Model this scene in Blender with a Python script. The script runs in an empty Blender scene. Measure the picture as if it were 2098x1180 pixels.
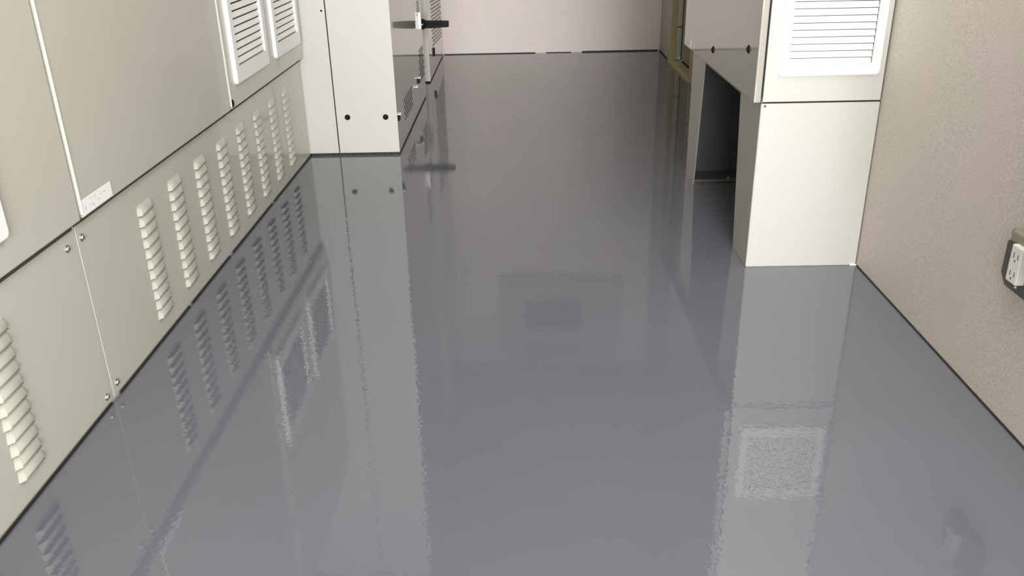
import bpy, bmesh, math, random
from mathutils import Vector, Matrix
random.seed(7)
sc = bpy.context.scene
col = sc.collection
sc.view_settings.view_transform = 'Standard'
sc.view_settings.look = 'None'
sc.view_settings.exposure = 0.0
sc.cycles.caustics_reflective = False

# ------------------------------------------------------------------ materials
def lin(c):
    return tuple(((v/255)/12.92 if v/255 <= .04045 else ((v/255+.055)/1.055)**2.4) for v in c)

def mat(name, rgb, rough=.4, coat=0.0, coat_rough=.05, metallic=0.0, var=.03, var_scale=3.0, spec=.5,
        bump=0.0, bump_scale=80.0):
    m = bpy.data.materials.new(name); m.use_nodes = True
    nt = m.node_tree; b = nt.nodes['Principled BSDF']
    r, g, bl = lin(rgb)
    tc = nt.nodes.new('ShaderNodeTexCoord')
    if var > 0:
        n = nt.nodes.new('ShaderNodeTexNoise'); n.inputs['Scale'].default_value = var_scale
        n.inputs['Detail'].default_value = 4
        nt.links.new(tc.outputs['Object'], n.inputs['Vector'])
        cr = nt.nodes.new('ShaderNodeValToRGB')
        cr.color_ramp.elements[0].position = .3; cr.color_ramp.elements[1].position = .7
        cr.color_ramp.elements[0].color = (r*(1-var), g*(1-var), bl*(1-var), 1)
        cr.color_ramp.elements[1].color = (min(1, r*(1+var)), min(1, g*(1+var)), min(1, bl*(1+var)), 1)
        nt.links.new(n.outputs['Fac'], cr.inputs['Fac'])
        nt.links.new(cr.outputs['Color'], b.inputs['Base Color'])
    else:
        b.inputs['Base Color'].default_value = (r, g, bl, 1)
    b.inputs['Roughness'].default_value = rough
    b.inputs['Metallic'].default_value = metallic
    b.inputs['Specular IOR Level'].default_value = spec
    b.inputs['Coat Weight'].default_value = coat
    b.inputs['Coat Roughness'].default_value = coat_rough
    if bump > 0:
        n2 = nt.nodes.new('ShaderNodeTexNoise'); n2.inputs['Scale'].default_value = bump_scale
        n2.inputs['Detail'].default_value = 2
        nt.links.new(tc.outputs['Object'], n2.inputs['Vector'])
        bp = nt.nodes.new('ShaderNodeBump'); bp.inputs['Strength'].default_value = bump
        bp.inputs['Distance'].default_value = .002
        nt.links.new(n2.outputs['Fac'], bp.inputs['Height'])
        nt.links.new(bp.outputs['Normal'], b.inputs['Normal'])
        if coat > 0: nt.links.new(bp.outputs['Normal'], b.inputs['Coat Normal'])
    return m

M = {}
M['paint']   = mat('cabinet_paint', (200, 198, 185), .42, coat=.6, coat_rough=.09, var=.015)
M['paint_w'] = mat('tall_cabinet_paint', (196, 196, 189), .36, coat=1.0, coat_rough=.05, var=.012)
M['paint_d'] = mat('door_edge_paint', (214, 213, 202), .45, coat=.2, var=.01)  # paler copy of the cabinet paint, edge light put into the colour
M['white']   = mat('white_plastic', (253, 253, 250), .4, coat=.3, coat_rough=.1, var=.01)
M['slat_back'] = mat('grille_shadow', (74, 74, 71), .8, var=.02)
M['dark']    = mat('dark_void', (16, 16, 15), .8, var=.05)
M['black']   = mat('black_plastic', (20, 19, 18), .6, var=.05, spec=.2)
M['paint_f'] = mat('front_panel_paint', (197, 197, 190), .5, coat=.15, coat_rough=.3, var=.012)
M['paint_shade'] = mat('aisle_shade_paint', (166, 163, 152), .36, coat=1.0, coat_rough=.05, var=.012)  # darker copy of the unit's paint, aisle-side shade put into the colour
M['seal']    = mat('dark_joint_sealant', (38, 36, 36), .6, var=.15, var_scale=14)
M['steel']   = mat('zinc_steel', (196, 196, 192), .28, metallic=.95, var=.03)
M['gap']     = mat('shadow_gap_paint', (84, 78, 68), .7, var=.05)
M['zinc']    = mat('pale_zinc', (214, 217, 208), .4, metallic=.3, var=.03)
M['label']   = mat('white_label', (252, 252, 250), .5, var=.004)
M['ink']     = mat('faded_ink', (206, 206, 210), .6, var=.02)
M['yellow']  = mat('yellow_paint', (198, 186, 142), .4, coat=.2, var=.05, var_scale=5)
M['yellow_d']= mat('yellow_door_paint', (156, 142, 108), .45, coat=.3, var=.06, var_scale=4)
M['boxgrey'] = mat('grey_box_metal', (84, 84, 78), .5, var=.05)
M['boxgreen']= mat('greenish_box_metal', (140, 138, 118), .5, var=.05)
M['outlet']  = mat('outlet_plastic', (232, 231, 224), .45, var=.02)
M['slot']    = mat('outlet_slots', (110, 106, 96), .6, var=.02)
M['duct']    = mat('grey_duct_metal', (190, 190, 182), .4, var=.03)
M['ceiling'] = mat('ceiling_panel', (206, 205, 198), .6, var=.02)
M['legdark'] = mat('pedestal_inside_shade', (80, 83, 78), .45, coat=.4, coat_rough=.1, var=.04)  # kneehole shade put into the colour of the inner sheets

def wall_mat(name, rgb, k=1.0):
    """speckled sandstone-like panel"""
    m = mat(name, rgb, .55, var=0, bump=.06*k, bump_scale=300)
    nt = m.node_tree; b = nt.nodes['Principled BSDF']
    tc = [n for n in nt.nodes if n.type == 'TEX_COORD'][0]
    r, g, bl = lin(rgb)
    big = nt.nodes.new('ShaderNodeTexNoise'); big.inputs['Scale'].default_value = 2.2; big.inputs['Detail'].default_value = 3
    fine = nt.nodes.new('ShaderNodeTexNoise'); fine.inputs['Scale'].default_value = 210; fine.inputs['Detail'].default_value = 3
    vor = nt.nodes.new('ShaderNodeTexVoronoi'); vor.inputs['Scale'].default_value = 7.0
    for n in (big, fine, vor): nt.links.new(tc.outputs['Object'], n.inputs['Vector'])
    c1 = nt.nodes.new('ShaderNodeValToRGB')
    c1.color_ramp.elements[0].position = .36; c1.color_ramp.elements[1].position = .64
    c1.color_ramp.elements[0].color = (r*.98, g*.99, bl*.96, 1)
    c1.color_ramp.elements[1].color = (r*1.05, g*.99, bl*1.0, 1)
    nt.links.new(big.outputs['Fac'], c1.inputs['Fac'])
    c2 = nt.nodes.new('ShaderNodeValToRGB')
    c2.color_ramp.elements[0].position = .34; c2.color_ramp.elements[1].position = .66
    c2.color_ramp.elements[0].color = (1-.2*k, 1-.21*k, 1-.22*k, 1); c2.color_ramp.elements[1].color = (1+.1*k, 1+.1*k, 1+.1*k, 1)
    nt.links.new(fine.outputs['Fac'], c2.inputs['Fac'])
    mx = nt.nodes.new('ShaderNodeMix'); mx.data_type = 'RGBA'; mx.blend_type = 'MULTIPLY'; mx.inputs[0].default_value = 1
    nt.links.new(c1.outputs['Color'], mx.inputs[6]); nt.links.new(c2.outputs['Color'], mx.inputs[7])
    c3 = nt.nodes.new('ShaderNodeValToRGB')          # sparse little dark scuffs
    c3.color_ramp.elements[0].position = .012; c3.color_ramp.elements[1].position = .02
    c3.color_ramp.elements[0].color = (.45, .43, .41, 1); c3.color_ramp.elements[1].color = (1, 1, 1, 1)
    nt.links.new(vor.outputs['Distance'], c3.inputs['Fac'])
    mx2 = nt.nodes.new('ShaderNodeMix'); mx2.data_type = 'RGBA'; mx2.blend_type = 'MULTIPLY'; mx2.inputs[0].default_value = .7
    nt.links.new(mx.outputs[2], mx2.inputs[6]); nt.links.new(c3.outputs['Color'], mx2.inputs[7])
    nt.links.new(mx2.outputs[2], b.inputs['Base Color'])
    return m
M['wall'] = wall_mat('speckled_wall_panel', (207, 200, 191))
M['wall_far'] = wall_mat('far_wall_panel', (233, 225, 219), .25)

def floor_mat():
    """poured grey epoxy: mirror-like clear coat with a faint orange-peel ripple"""
    m = mat('grey_epoxy', (107, 108, 117), .6, coat=1.0, coat_rough=.008, var=.025, var_scale=1.4, spec=.0)
    nt = m.node_tree; b = nt.nodes['Principled BSDF']
    b.inputs['Coat IOR'].default_value = 1.75
    tc = [n for n in nt.nodes if n.type == 'TEX_COORD'][0]
    n1 = nt.nodes.new('ShaderNodeTexNoise'); n1.inputs['Scale'].default_value = 55; n1.inputs['Detail'].default_value = 1.5
    n2 = nt.nodes.new('ShaderNodeTexNoise'); n2.inputs['Scale'].default_value = 1.6; n2.inputs['Detail'].default_value = 1
    for n in (n1, n2): nt.links.new(tc.outputs['Object'], n.inputs['Vector'])
    b1 = nt.nodes.new('ShaderNodeBump'); b1.inputs['Strength'].default_value = .085; b1.inputs['Distance'].default_value = .0022
    b2 = nt.nodes.new('ShaderNodeBump'); b2.inputs['Strength'].default_value = .10; b2.inputs['Distance'].default_value = .012
    nt.links.new(n1.outputs['Fac'], b1.inputs['Height']); nt.links.new(n2.outputs['Fac'], b2.inputs['Height'])
    nt.links.new(b2.outputs['Normal'], b1.inputs['Normal'])
    nt.links.new(b1.outputs['Normal'], b.inputs['Coat Normal'])
    return m
M['floor'] = floor_mat()

# ------------------------------------------------------------------ mesh helpers
def new(): return bmesh.new()

def box(bm, x0, x1, y0, y1, z0, z1, bev=0.0, mi=0, seg=2):
    vs = [bm.verts.new((x, y, z)) for x in (x0, x1) for y in (y0, y1) for z in (z0, z1)]
    q = [(0, 1, 3, 2), (4, 6, 7, 5), (0, 4, 5, 1), (2, 3, 7, 6), (0, 2, 6, 4), (1, 5, 7, 3)]
    fs = [bm.faces.new([vs[i] for i in f]) for f in q]
    for f in fs: f.material_index = mi
    if bev > 0:
        es = list({e for f in fs for e in f.edges})
        r = bmesh.ops.bevel(bm, geom=es, offset=bev, segments=seg, profile=.6, affect='EDGES')
        for f in r['faces']: f.material_index = mi
    return fs

def prism(bm, pts, axis, a, b, mi=0):
    """extrude a polygon; pts are the two other coordinates in x,y,z order"""
    def mk(p, v):
        if axis == 'x': return (v, p[0], p[1])
        if axis == 'y': return (p[0], v, p[1])
        return (p[0], p[1], v)
    A = [bm.verts.new(mk(p, a)) for p in pts]; B = [bm.verts.new(mk(p, b)) for p in pts]
    n = len(pts); fs = [bm.faces.new(A), bm.faces.new(B[::-1])]
    for i in range(n): fs.append(bm.faces.new([A[i], B[i], B[(i+1) % n], A[(i+1) % n]]))
    for f in fs: f.material_index = mi
    return fs

def cyl(bm, c, axis, r0, r1, h, n=20, mi=0, dome=0.0):
    """lathe along axis from point c; h may be negative"""
    rings = [(0, r0), (h*.55, r0*.99), (h, r1)]
    if dome: rings = [(0, r0), (h*.35, r0*.96), (h*.7, r0*.78), (h*.95, r0*.42)]
    def P(t, r, a):
        u, v = r*math.cos(a), r*math.sin(a)
        d = {'x': (t, u, v), 'y': (u, t, v), 'z': (u, v, t)}[axis]
        return (c[0]+d[0], c[1]+d[1], c[2]+d[2])
    R = [[bm.verts.new(P(t, r, 2*math.pi*k/n)) for k in range(n)] for t, r in rings]
    fs = [bm.faces.new(R[0]), bm.faces.new(R[-1])]
    for i in range(len(R)-1):
        for k in range(n):
            fs.append(bm.faces.new([R[i][k], R[i][(k+1) % n], R[i+1][(k+1) % n], R[i+1][k]]))
    for f in fs: f.material_index = mi; f.smooth = True
    fs[0].smooth = False
    return fs

def rrect(u0, u1, v0, v1, r, n=5):
    pts = []
    for cx, cy, a0 in ((u1-r, v1-r, 0), (u0+r, v1-r, 90), (u0+r, v0+r, 180), (u1-r, v0+r, 270)):
        for k in range(n+1):
            a = math.radians(a0 + 90*k/n); pts.append((cx + r*math.cos(a), cy + r*math.sin(a)))
    return pts

def obj(name, bm, mats, parent=None, kind=None):
    bmesh.ops.recalc_face_normals(bm, faces=bm.faces)
    if parent is not None:
        root = parent
        while root.parent: root = root.parent
        bmesh.ops.translate(bm, vec=-root.location, verts=bm.verts)
    me = bpy.data.meshes.new(name); bm.to_mesh(me); bm.free()
    for m in (mats if isinstance(mats, (list, tuple)) else [mats]): me.materials.append(m)
    o = bpy.data.objects.new(name, me); col.objects.link(o)
    if parent is not None: o.parent = parent
    if kind: o['kind'] = kind
    return o

def thing(name, loc, label, cat, group=None):
    o = bpy.data.objects.new(name, None); col.objects.link(o)
    o.empty_display_size = .1
    o.location = loc; o['label'] = label; o['category'] = cat
    if group: o['group'] = group
    return o

def screw(parent, c, axis, r, h, m, name='screw', label=None):
    bm = new(); cyl(bm, c, axis, r*1.35, r*1.3, h*.22, 20)
    s = {'x': (h*.2, 0, 0), 'y': (0, h*.2, 0), 'z': (0, 0, h*.2)}[axis]
    cyl(bm, (c[0]+s[0], c[1]+s[1], c[2]+s[2]), axis, r, 0, h, 16, dome=1)
    o = obj(name, bm, m, parent)
    if label: o['label'] = label
    return o

# ------------------------------------------------------------------ measured planes
XL, XD, XR0, XRS = -1.418, -1.39, 1.505, .0085     # left base face, left door face, right wall x(y) = XR0 + XRS*y
YF, H = 9.93, 3.95
def xr(y): return XR0 + XRS*y
YN = -.9                                           # open end of the room, behind the camera
LW = -2.02                                         # left wall, behind the cabinets

# ------------------------------------------------------------------ the room
bm = new(); box(bm, LW-.1, 1.85, YN, YF+.1, -.12, 0); obj('floor', bm, M['floor'], kind='structure')
bm = new(); box(bm, LW-.1, 1.85, YN, YF+.1, H, H+.1); obj('ceiling', bm, M['ceiling'], kind='structure')
bm = new(); box(bm, LW-.1, LW, YN, YF, 0, H); obj('wall_left', bm, M['wall'], kind='structure')
bm = new(); box(bm, LW-.1, 1.85, YF, YF+.1, 0, H); obj('wall_far', bm, M['wall_far'], kind='structure')
DY0, DY1, DZ = 7.98, 9.25, 2.2                      # doorway in the right wall
bm = new()
T = .16
def wseg(y0, y1, z0, z1): prism(bm, [(xr(y0), y0), (xr(y0)+T, y0), (xr(y1)+T, y1), (xr(y1), y1)], 'z', z0, z1)
wseg(YN, DY0, 0, H); wseg(DY0, DY1, DZ, H); wseg(DY1, YF, 0, H)
obj('wall_right', bm, M['wall'], kind='structure')
bm = new()                                          # slim corner bead between far and right wall
box(bm, xr(YF)-.016, xr(YF)-.001, YF-.014, YF-.001, .02, H); obj('trim_1', bm, M['wall_far'], kind='structure')

# dark sealant joints where floor meets walls and cabinets
def joint_y(name, xf, y0, y1, side, gaps=(), h=.011):
    bm = new(); y = y0
    for a, b in list(gaps) + [(y1, y1)]:
        if a > y:
            prism(bm, [(xf(y), y), (xf(y)+side*.006, y), (xf(a)+side*.006, a), (xf(a), a)], 'z', .0005, h)
        y = b
    obj(name, bm, M['seal'], kind='structure')
joint_y('trim_2', xr, -.5, 3.655, -1, h=.005)
joint_y('trim_3', lambda y: XL, -.3, 5.73, 1, [(2.55, 2.62), (3.33, 3.36), (3.90, 3.95), (4.7, 4.75)], .008)
joint_y('trim_4', xr, 9.27, 9.915, -1, h=.012)
bm = new()
box(bm, -.825, .2, YF-.008, YF, .0005, .009); box(bm, .32, .6, YF-.008, YF, .0005, .007)
box(bm, .72, xr(YF)-.02, YF-.008, YF, .0005, .013); obj('trim_5', bm, M['seal'], kind='structure')

# yellow personnel door in its recess
bm = new(); box(bm, xr(DY1)-.012, xr(DY1)+T, DY1-.07, DY1+.012, .0, DZ+.02, .004)
box(bm, xr(DY0)-.006, xr(DY0)+T, DY0-.012, DY0+.06, .0, DZ+.02, .004)
box(bm, xr(DY0)+.0, xr(DY1)+T, DY0+.06, DY1-.07, DZ-.05, DZ+.01, .003)
d1 = obj('door_1', bm, M['yellow'], kind='structure')
DX = xr(9)+.105
bm = new(); box(bm, DX, DX+.045, DY0+.065, DY1-.125, .045, DZ-.055, .003)
leaf = obj('door_leaf', bm, M['yellow_d'], d1)
bm = new(); box(bm, DX-.004, DX+.03, DY1-.122, DY1-.112, .03, DZ-.06); obj('dark_gap', bm, M['dark'], d1)
bm = new(); box(bm, DX-.046, DX-.002, DY1-.112, DY1-.072, .03, DZ-.06, .003)
for z in (.35, .64, .95, 1.3, 1.65): box(bm, DX-.047, DX-.0005, DY1-.113, DY1-.0715, z, z+.012, mi=1)
o = obj('continuous_hinge', bm, [M['zinc'], M['boxgrey']], d1); o['label'] = 'bright steel continuous hinge'
bm = new()
prism(bm, [(xr(9)-.02, .0005), (xr(9)-.02, .012), (xr(9)+.02, .022), (xr(9)+.15, .022), (xr(9)+.15, .0005)], 'y', DY0+.062, DY1-.075)
obj('threshold', bm, M['yellow'], d1)
bm = new(); box(bm, DX-.012, DX-.001, 8.62, 8.99, .024, .044); box(bm, DX-.012, DX-.001, 8.15, 8.55, .024, .044)
obj('door_sweep', bm, M['dark'], d1)  # dark bars put in for the shaded gap beneath the leaf

# ------------------------------------------------------------------ louvres and vent grilles
def hood(bm, y, z, w, h, d, x):
    """one pressed louvre: flush at the top, open (dark) underneath; faces +x"""
    n = 5; e = w*.16
    rows = []
    for k in range(n+1):
        t = k/n; dep = d*math.sin(t*math.pi/2)**.9; ins = e*(1-t*.2)
        zz = z + h*(1-t)
        rows.append([bm.verts.new((x+.0004, y+ins*.35*(1-t), zz)), bm.verts.new((x+dep, y+ins, zz)),
                     bm.verts.new((x+dep, y+w-ins, zz)), bm.verts.new((x+.0004, y+w-ins*.35*(1-t), zz))])
    for a, b in zip(rows, rows[1:]):
        for j in range(3):
            f = bm.faces.new([a[j], a[j+1], b[j+1], b[j]]); f.smooth = (j == 1)
    f = bm.faces.new(rows[-1]); f.material_index = 1

def louver_column(parent, y, n=11):
    bm = new()
    for k in range(n): hood(bm, y, .088 + .0424*k, .142, .0385, .0135, XL)
    return obj('louver_column', bm, [M['paint'], M['dark']], parent)

def grille_x(parent, y0, y1, z0, z1, x, side=1, pitch=.036, mf=.058, mb=.082):
    """white louvred vent on a face of constant x"""
    xo = x + .018
    bm = new()
    out = rrect(y0, y1, z0, z1, .02); inn = rrect(y0+mf, y1-mf, z0+mb, z1-mb, .006)
    out2 = rrect(y0+.006, y1-.006, z0+.006, z1-.006, .017)
    V = lambda P, xx: [bm.verts.new((xx, a, b)) for a, b in P]
    a, b, b2, c, d = V(out, x), V(out, xo-.005), V(out2, xo), V(inn, xo), V(inn, x+.001)
    n = len(out)
    for A, B in ((a, b), (b, b2), (b2, c), (c, d)):
        for i in range(n): bm.faces.new([A[i], A[(i+1) % n], B[(i+1) % n], B[i]])
    bm.faces.new(a)
    fr = obj('vent_grille', bm, M['white'], parent); fr['label'] = 'white louvred vent grille'
    bm = new(); f = bm.faces.new([bm.verts.new((x+.002, yy, zz)) for yy, zz in ((y0+mf, z0+mb), (y1-mf, z0+mb), (y1-mf, z1-mb), (y0+mf, z1-mb))])
    z = z0+mb
    while z < z1-mb-.01:
        prism(bm, [(x+.0025, z+pitch*.93), (x+.0045, z+pitch*.95), (xo-.006, z+pitch*.30), (xo-.006, z+pitch*.20), (x+.006, z+pitch*.45)],
              'y', y0+mf+.001, y1-mf-.001, mi=1)
        z += pitch
    obj('vent_slats', bm, [M['slat_back'], M['white']], fr)
    return fr

def grille_y(parent, x0, x1, z0, z1, y, pitch=.028, mf=.04, mb=.046):
    """white louvred vent on a face looking towards -y"""
    yo = y - .012
    bm = new()
    out = rrect(x0, x1, z0, z1, .016); inn = rrect(x0+mf, x1-mf, z0+mb, z1-mb, .004)
    out2 = rrect(x0+.005, x1-.005, z0+.005, z1-.005, .013)
    V = lambda P, yy: [bm.verts.new((a, yy, b)) for a, b in P]
    a, b, b2, c, d = V(out, y), V(out, yo+.004), V(out2, yo), V(inn, yo), V(inn, y-.001)
    n = len(out)
    for A, B in ((a, b), (b, b2), (b2, c), (c, d)):
        for i in range(n): bm.faces.new([A[i], A[(i+1) % n], B[(i+1) % n], B[i]])
    bm.faces.new(a)
    fr = obj('vent_grille', bm, M['white'], parent); fr['label'] = 'white louvred vent grille'
    bm = new(); bm.faces.new([bm.verts.new((xx, y-.0015, zz)) for xx, zz in ((x0+mf, z0+mb), (x1-mf, z0+mb), (x1-mf, z1-mb), (x0+mf, z1-mb))])
    z = z0+mb
    while z < z1-mb-.008:
        prism(bm, [(y-.0025, z+pitch*.86), (y-.004, z+pitch*.9), (yo+.001, z+pitch*.14), (yo+.001, z+pitch*.04), (y-.004, z+pitch*.04)],
              'x', x0+mf+.001, x1-mf-.004, mi=1)
        z += pitch
    obj('vent_slats', bm, [M['slat_back'], M['white']], fr)
    return fr

# ------------------------------------------------------------------ left line-up: louvred bases
ZB = .640
def base(y0, y1, cols, screws, label):
    t = thing('louvered_base_cabinet', ((XL+LW)/2, (y0+y1)/2, 0), label, 'cabinet base')
    bm = new(); box(bm, LW+.02, XL-.004, y0, y1, .0, ZB, 0); obj('plinth', bm, M['paint'], t)
    bm = new(); box(bm, XL-.004, XL, y0+.0035, y1-.0035, .012, ZB-.010 if y1 < 5 else ZB-.006, .0015, seg=1); pn = obj('front_panel', bm, M['paint'], t)
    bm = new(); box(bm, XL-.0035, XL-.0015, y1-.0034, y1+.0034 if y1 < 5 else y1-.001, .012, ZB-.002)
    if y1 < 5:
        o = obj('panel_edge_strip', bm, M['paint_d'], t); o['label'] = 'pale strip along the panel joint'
    else: bm.free()
    bm = new(); box(bm, XL-.0035, XL-.002, y0, y1, ZB-.012, ZB-.0005); obj('top_gap', bm, M['gap'], t)
    for y in cols: louver_column(pn, y)
    for y, z in screws: screw(pn, (XL, y, z), 'x', .0095, .008, M['steel'])
    return t
LC0 = 3.026
base(-.6, 2.574, [1.985-.309*k for k in range(5)], [(2.512, .588), (2.533, .039)],
     'near louvered base cabinet at the left edge, in front of the panel joint')
base(2.578, 5.733, [LC0+.309*k for k in range(8)], [(2.612, .589), (2.617, .048)],
     'long louvered base cabinet with eight louver columns, reaching the tall cabinet')

# ------------------------------------------------------------------ left line-up: upper cabinets
ZU0, ZU1 = .658, 2.5
def upper(y0, y1, vents, label, hole=False, far_round=False):
    t = thing('upper_equipment_cabinet', ((XD+LW)/2, (y0+y1)/2, ZB), label, 'cabinet')
    bm = new(); box(bm, LW+.02, XL-.012, y0+.006, y1-.006, ZB, ZU1); obj('body', bm, M['paint'], t)
    bm = new(); box(bm, XL-.011, XD, y0+.006, y1-.006, ZU0, ZU1, .006, seg=3)
    d = obj('door', bm, M['paint'], t)
    if hole:
        bm = new(); cyl(bm, (XD-.001, y0+.024, ZU0+.026), 'x', .019, .015, .006, 16)
        o = obj('door_plug', bm, M['black'], t); o['label'] = 'small black plug at the lower corner'
    for v in vents: grille_x(d, *v, XD)
    return t
upper(-.6, 2.586, [(1.58, 2.18, .752, 1.345), (.82, 1.42, .752, 1.345)],
      'nearest upper cabinet at the left edge, a white vent corner just showing')
cb = upper(2.594, 4.166, [], 'upper cabinet with a plain wide door and white sticker at its lower corner')
cc = upper(4.174, 5.731, [(4.275, 4.885, .757, 1.345), (5.04, 5.64, .757, 1.345)],
           'upper cabinet with two white louvred vents beside the tall cabinet', hole=True)
cb_door = [c for c in cb.children if c.name.startswith('door') and 'plug' not in c.name][0]
bm = new(); box(bm, XD, XD+.0012, 2.606, 2.818, .664, .714)
for y, z, w, h in ((2.622, .676, .006, .016), (2.652, .683, .028, .003), (2.668, .676, .02, .003), (2.70, .692, .004, .014),
                   (2.712, .684, .016, .003), (2.735, .69, .003, .014), (2.75, .695, .022, .003), (2.66, .702, .03, .002)):
    f = bm.faces.new([bm.verts.new((XD+.0014, a, b)) for a, b in ((y, z), (y+w, z), (y+w, z+h), (y, z+h))]); f.material_index = 1
st = obj('sticker', bm, [M['label'], M['ink']], cb_door); st['label'] = 'small white sticker with faded print'

# folded lips of the doors; light on the edges painted as a paler colour
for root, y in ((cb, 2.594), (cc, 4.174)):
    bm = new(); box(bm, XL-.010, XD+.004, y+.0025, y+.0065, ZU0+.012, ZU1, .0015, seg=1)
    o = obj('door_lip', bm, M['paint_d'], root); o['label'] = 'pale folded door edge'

# ------------------------------------------------------------------ tall cabinet facing the camera
TY0, TY1, TX1, TZ = 5.737, 7.65, -.812, 3.7
t = thing('tall_cabinet', (-1.4, 6.7, 0), 'tall pale grey cabinet facing the camera, two black screws low on its front', 'cabinet')
bm = new(); box(bm, LW+.02, TX1-.002, TY0+.004, TY1, .014, TZ); box(bm, LW+.04, TX1-.02, TY0+.03, TY1-.02, 0, .014, mi=1)
tb = obj('body', bm, [M['paint_w'], M['dark']], t)
bm = new(); box(bm, LW+.02, -1.2235, TY0, TY0+.004, .016, TZ-.01, .001, seg=1); po = obj('corner_post', bm, M['paint_f'], t)
bm = new(); box(bm, -1.2235, -1.2165, TY0+.0025, TY0+.0045, .016, TZ-.01); obj('panel_gap', bm, M['dark'], t)
bm = new(); box(bm, -1.2165, TX1+.001, TY0, TY0+.004, .016, TZ-.01, .0018, seg=2); fp = obj('front_panel', bm, M['paint_f'], t)
screw(fp, (-1.144, TY0, .259), 'y', .014, -.012, M['black'], label='black screw'); screw(fp, (-.889, TY0, .256), 'y', .014, -.012, M['black'], label='black screw')
bm = new(); cyl(bm, (-1.245, TY0, .943), 'y', .007, .006, -.002, 12); obj('rivet_hole', bm, M['dark'], po)
bm = new(); cyl(bm, (-1.237, TY0, .214), 'y', .008, .007, -.003, 12); obj('blind_rivet', bm, M['paint'], po)
bm = new(); box(bm, TX1-.002, TX1, TY0+.006, TY1-.004, .016, TZ-.01); sp = obj('side_panel', bm, M['paint_w'], t)

def perf(parent, x, y0, y1, z0, z1, py, pz, ly, lz, skew=0.0):
    bm = new(); r = 0; z = z0
    while z < z1:
        y = y0 + (py/2 if r % 2 else 0)
        while y < y1:
            pts = rrect(y, y+ly, z, z+lz, lz*.45, 3)
            bm.faces.new([bm.verts.new((x+.0006, a, b + skew*(a-y0))) for a, b in pts])
            y += py
        z += pz; r += 1
    return obj('perforated_vent', bm, M['dark'], parent)
perf(sp, TX1, 6.13, 6.62, .138, .285, .08, .0225, .044, .014)
perf(sp, TX1, 7.24, 7.60, .20, .46, .08, .026, .05, .017)
perf(sp, TX1, 7.30, 7.50, .72, 1.1, .07, .0235, .04, .014)
for y, z in ((7.1, .24), (5.79, .24)):
    bm = new(); box(bm, TX1, TX1+.012, y-.02, y+.02, z-.02, z+.02, .003); box(bm, TX1, TX1+.024, y-.028, y+.028, z+.022, z+.03, .002, mi=1)
    o = obj('latch', bm, [M['black'], M['white']], sp); o['label'] = 'small black and white latch'
bm = new(); box(bm, TX1, TX1+.02, 6.88, 6.95, .226, .236, .002); obj('bracket', bm, M['white'], sp)
bm = new(); box(bm, TX1, TX1+.024, 7.36, 7.40, .61, .745, .003); o = obj('latch_plate', bm, M['white'], sp); o['label'] = 'small white upright plate by the handle'
# black lever handle swung out from the side
HY, HZ = 7.56, .625
bm = new(); cyl(bm, (TX1+.012, HY+.02, HZ), 'y', .042, .036, -.05, 24)
box(bm, TX1, TX1+.03, HY-.005, HY+.02, HZ-.03, HZ+.03, .004)
cyl(bm, (TX1+.012, HY-.03, HZ), 'y', .011, 0, -.006, 14, mi=1, dome=1)
hd = obj('lever_handle', bm, [M['black'], M['steel']], sp); hd['label'] = 'black lever handle sticking out'
bm = new()
prism(bm, [(TX1+.02, HZ-.03), (TX1+.09, HZ-.032), (TX1+.235, HZ-.024), (TX1+.237, HZ+.024), (TX1+.15, HZ+.028), (TX1+.02, HZ+.03)], 'y', HY-.022, HY+.012)
for dz in (-.014, 0, .014):
    box(bm, TX1+.055, TX1+.19, HY-.028, HY-.02, HZ+dz-.003, HZ+dz+.003, .001, seg=1)
obj('grip', bm, M['black'], hd)
# dashed dark seal line at its foot
bm = new()
x = -1.405
while x < TX1-.01:
    w = random.choice((.10, .06, .14, .03)); box(bm, x, min(x+w, TX1-.002), TY0-.004, TY0+.003, .0005, .0155); x += w + random.choice((.004, .012))
obj('foot_seal', bm, M['seal'], t)

# second tall cabinet further in
t2 = thing('tall_cabinet', (-1.4, 9.1, 0), 'far tall cabinet with perforated side next to the far wall', 'cabinet')
X2 = -.833
bm = new(); box(bm, LW+.02, X2, 8.30, 9.90, .012, TZ, .003, seg=1); box(bm, LW+.04, X2-.012, 8.32, 9.88, 0, .012, mi=1)
b2 = obj('body', bm, [M['paint_w'], M['dark']], t2)
bm = new(); box(bm, X2-.075, X2-.052, 8.2975, 8.2998, .25, TZ-.01); obj('panel_gap', bm, M['dark'], t2)
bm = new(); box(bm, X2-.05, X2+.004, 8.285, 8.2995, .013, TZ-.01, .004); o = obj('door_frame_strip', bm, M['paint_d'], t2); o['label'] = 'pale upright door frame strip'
perf(b2, X2, 8.72, 9.84, .27, 1.3, .14, .034, .075, .019, skew=-.05)
bm = new(); box(bm, X2, X2+.014, 8.76, 8.80, .17, .25, .003); obj('latch', bm, M['black'], b2)

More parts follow.
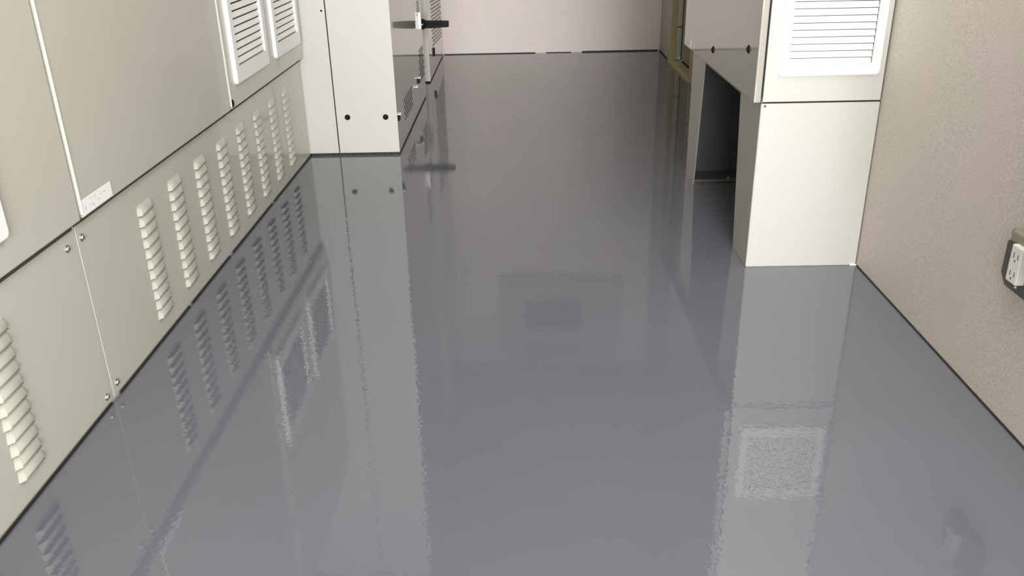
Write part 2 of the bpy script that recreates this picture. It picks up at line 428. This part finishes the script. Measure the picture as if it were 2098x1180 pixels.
# ------------------------------------------------------------------ right-hand unit: pedestal and cabinet
UX, UY0, UY1, UZ = 1.03, 3.668, 5.19, .748
t = thing('cabinet_pedestal', (1.28, 4.4, 0), 'pale grey pedestal with an open kneehole, standing on the floor by the right wall', 'pedestal')
bm = new()
prism(bm, [(UY0, 0.0), (3.925, 0.0), (4.03, UZ), (UY0, UZ)], 'x', UX, 1.532)
bmesh.ops.bevel(bm, geom=[e for e in bm.edges], offset=.003, segments=2, affect='EDGES')
obj('front_leg', bm, M['paint_f'], t)
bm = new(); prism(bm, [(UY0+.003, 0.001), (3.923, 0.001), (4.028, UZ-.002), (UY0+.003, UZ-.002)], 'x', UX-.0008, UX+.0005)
obj('side_shade_sheet', bm, M['paint_shade'], t)  # thin sheet added over the leg to carry the painted aisle shade
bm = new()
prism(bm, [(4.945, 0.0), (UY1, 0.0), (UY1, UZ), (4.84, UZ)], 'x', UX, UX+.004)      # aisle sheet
o = obj('rear_leg', bm, M['paint_shade'], t)
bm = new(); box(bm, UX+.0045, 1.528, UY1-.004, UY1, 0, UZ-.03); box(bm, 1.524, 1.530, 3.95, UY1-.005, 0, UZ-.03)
obj('kneehole_shade_sheets', bm, M['legdark'], t)  # rear sheet plus a side panel added to keep the kneehole dark
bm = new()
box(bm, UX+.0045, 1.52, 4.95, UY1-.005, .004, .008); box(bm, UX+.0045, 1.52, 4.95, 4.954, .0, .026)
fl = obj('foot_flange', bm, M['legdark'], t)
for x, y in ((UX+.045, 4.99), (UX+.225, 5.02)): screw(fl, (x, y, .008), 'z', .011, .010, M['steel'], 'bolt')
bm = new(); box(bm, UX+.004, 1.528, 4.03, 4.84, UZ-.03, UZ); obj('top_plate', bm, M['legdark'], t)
bm = new(); cyl(bm, (UX+.016, UY0, UZ-.010), 'y', .005, .004, -.003, 12); obj('rivet', bm, M['boxgrey'], t)
bm = new(); box(bm, 1.502, 1.533, UY0-.012, UY0-.0005, .001, .007, .002); obj('sealant_dab', bm, M['label'], t)

t = thing('upper_equipment_cabinet', (1.28, 4.4, UZ), 'pale grey cabinet with one white vent, resting on the pedestal by the right wall', 'cabinet')
BZ1 = 2.35
bm = new(); box(bm, UX+.004, 1.528, UY0+.008, 5.26, UZ+.001, BZ1); obj('body', bm, M['paint_w'], t)
bm = new(); box(bm, UX+.004, 1.530, UY0, UY0+.008, UZ+.007, BZ1, .002); fp = obj('front_panel', bm, M['paint_f'], t)
bm = new(); box(bm, UX+.006, 1.528, UY0+.002, UY0+.009, UZ+.001, UZ+.0068); obj('joint_gap', bm, M['dark'], t)
bm = new(); box(bm, UX-.009, UX+.004, UY0+.012, 5.24, UZ+.03, BZ1-.02); obj('gasket', bm, M['dark'], t)  # dark filler standing for the shaded gap between door and body
bm = new(); box(bm, UX-.040, UX-.010, 3.645, 5.285, .757, BZ1, .006, seg=3); dr = obj('door', bm, M['paint_shade'], t)
screw(dr, (UX-.040, 4.49, .848), 'x', .014, -.008, M['black'], 'quarter_turn_latch', 'black quarter-turn latch')
screw(dr, (UX-.040, 3.80, .955), 'x', .014, -.008, M['black'], 'quarter_turn_latch', 'black quarter-turn latch')
bm = new(); box(bm, UX-.0412, UX-.040, 5.075, 5.272, .772, .820); o = obj('sticker', bm, M['label'], dr); o['label'] = 'small white sticker'
grille_y(fp, 1.084, 1.507, .863, 1.295, UY0)

# ------------------------------------------------------------------ outlet on the right wall
ox = xr(2.45); OY1 = 2.427
t = thing('wall_outlet', (ox, 2.45, .5), 'white power outlet on a dark grey box, mounted low on the right wall', 'outlet')
bm = new()
prism(bm, [(2.26, .428), (2.472, .428), (2.505, .462), (2.505, .570), (2.26, .570)], 'x', ox-.022, ox-.001)
bmesh.ops.bevel(bm, geom=list(bm.edges), offset=.004, segments=2, affect='EDGES')
obj('back_box', bm, M['boxgrey'], t)
bm = new(); box(bm, ox-.034, ox-.002, 2.26, 2.474, .578, .616, .008); box(bm, ox-.030, ox-.002, 2.26, 2.44, .5705, .579)
obj('cover_hood', bm, M['boxgreen'], t)
bm = new(); box(bm, ox-.050, ox-.0215, OY1-.056, OY1, .470, .586, .004)
for z in (.500, .556):
    for dy in (-.014, .008): box(bm, ox-.0506, ox-.0499, OY1-.029+dy, OY1-.025+dy, z-.008, z+.008, mi=1)
    cyl(bm, (ox-.0499, OY1-.028, z-.016), 'x', .004, .004, -.0007, 10, mi=1)
rc = obj('receptacle', bm, [M['outlet'], M['slot']], t)
for y, z in ((2.41, .449), (2.395, .575)):
    screw(t, (ox-.022 if z < .5 else ox-.03, y, z), 'x', .005, -.004, M['steel'])
bm = new(); cyl(bm, (ox-.018, 2.473, .603), 'y', .010, .008, .012, 14); obj('knockout_plug', bm, M['black'], t)

# ------------------------------------------------------------------ things the floor shows only as reflections
t = thing('air_handler', (.4, YF, 2.75), 'grey air handler high on the far wall, mirrored in the floor', 'air handler')
bm = new(); box(bm, -.25, 1.25, YF-.12, YF-.001, 2.72, 3.92, .01); ah = obj('housing', bm, M['duct'], t)
for z0, z1 in ((3.0, 3.39), (3.64, 3.82)):
    bm = new(); box(bm, .05, .735, YF-.126, YF-.119, z0, z1)
    z = z0+.02
    while z < z1-.02: box(bm, .07, .715, YF-.131, YF-.125, z, z+.012, mi=1); z += .045
    obj('intake_grille', bm, [M['boxgrey'], M['duct']], ah)
t = thing('wall_cabinet', (1.45, 1.4, .5), 'pale wall cabinet near the right edge, mirrored in the floor corner', 'cabinet')
bm = new(); box(bm, 1.36, 1.508, .6, 1.95, .55, 1.6, .01); wb = obj('body', bm, M['paint_w'], t)
bm = new(); box(bm, 1.345, 1.359, .61, 1.94, .56, 1.59, .004); obj('door', bm, M['paint_w'], t)

# ------------------------------------------------------------------ camera (calibrated from the room's lines)
f, p, r, yw = 1771.0856, .4196791, .02172297, -.01208156
cp, sp_, cy, sy, cr, sr = math.cos(p), math.sin(p), math.cos(yw), math.sin(yw), math.cos(r), math.sin(r)
fw = Vector((sy*cp, cy*cp, -sp_)); ri = Vector((cy, -sy, 0)); dn = fw.cross(ri)
ri2 = cr*ri + sr*dn; dn2 = -sr*ri + cr*dn
cam = bpy.data.cameras.new('camera'); co = bpy.data.objects.new('camera', cam); col.objects.link(co)
mw = Matrix((( ri2.x, -dn2.x, -fw.x, 0), (ri2.y, -dn2.y, -fw.y, 0), (ri2.z, -dn2.z, -fw.z, 1.55), (0, 0, 0, 1)))
co.matrix_world = mw
cam.sensor_fit = 'HORIZONTAL'; cam.sensor_width = 36; cam.lens = f/2098*36; cam.clip_start = .02
sc.camera = co

# ------------------------------------------------------------------ light: daylight through the open end behind the camera, plus an added fill
def area(name, loc, rot, sx, sy, power, color):
    l = bpy.data.lights.new(name, 'AREA'); l.shape = 'RECTANGLE'; l.size = sx; l.size_y = sy
    l.energy = power; l.color = color
    o = bpy.data.objects.new(name, l); col.objects.link(o); o.location = loc; o.rotation_euler = rot
    return o
area('daylight', (.5, -3.2, 2.0), (math.radians(90), 0, math.radians(6)), 2.0, 3.2, 430, (1.0, .995, .98))
area('overhead_fill', (.9, 2.2, 3.9), (0, 0, 0), 1.2, 2.8, 72, (1.0, .99, .97))  # added fill without a fixture, lifts the floor and left panels
sl = bpy.data.lights.new('hazy_sun', 'SUN'); sl.energy = 1.2; sl.angle = math.radians(16); sl.color = (1.0, .985, .96)
so = bpy.data.objects.new('hazy_sun', sl); col.objects.link(so)
so.rotation_euler = Vector((-.05, 1.0, -.13)).to_track_quat('-Z', 'Y').to_euler()
w = bpy.data.worlds.new('world'); sc.world = w; w.use_nodes = True
w.node_tree.nodes['Background'].inputs[0].default_value = (.93, .96, 1.0, 1)
w.node_tree.nodes['Background'].inputs[1].default_value = .9
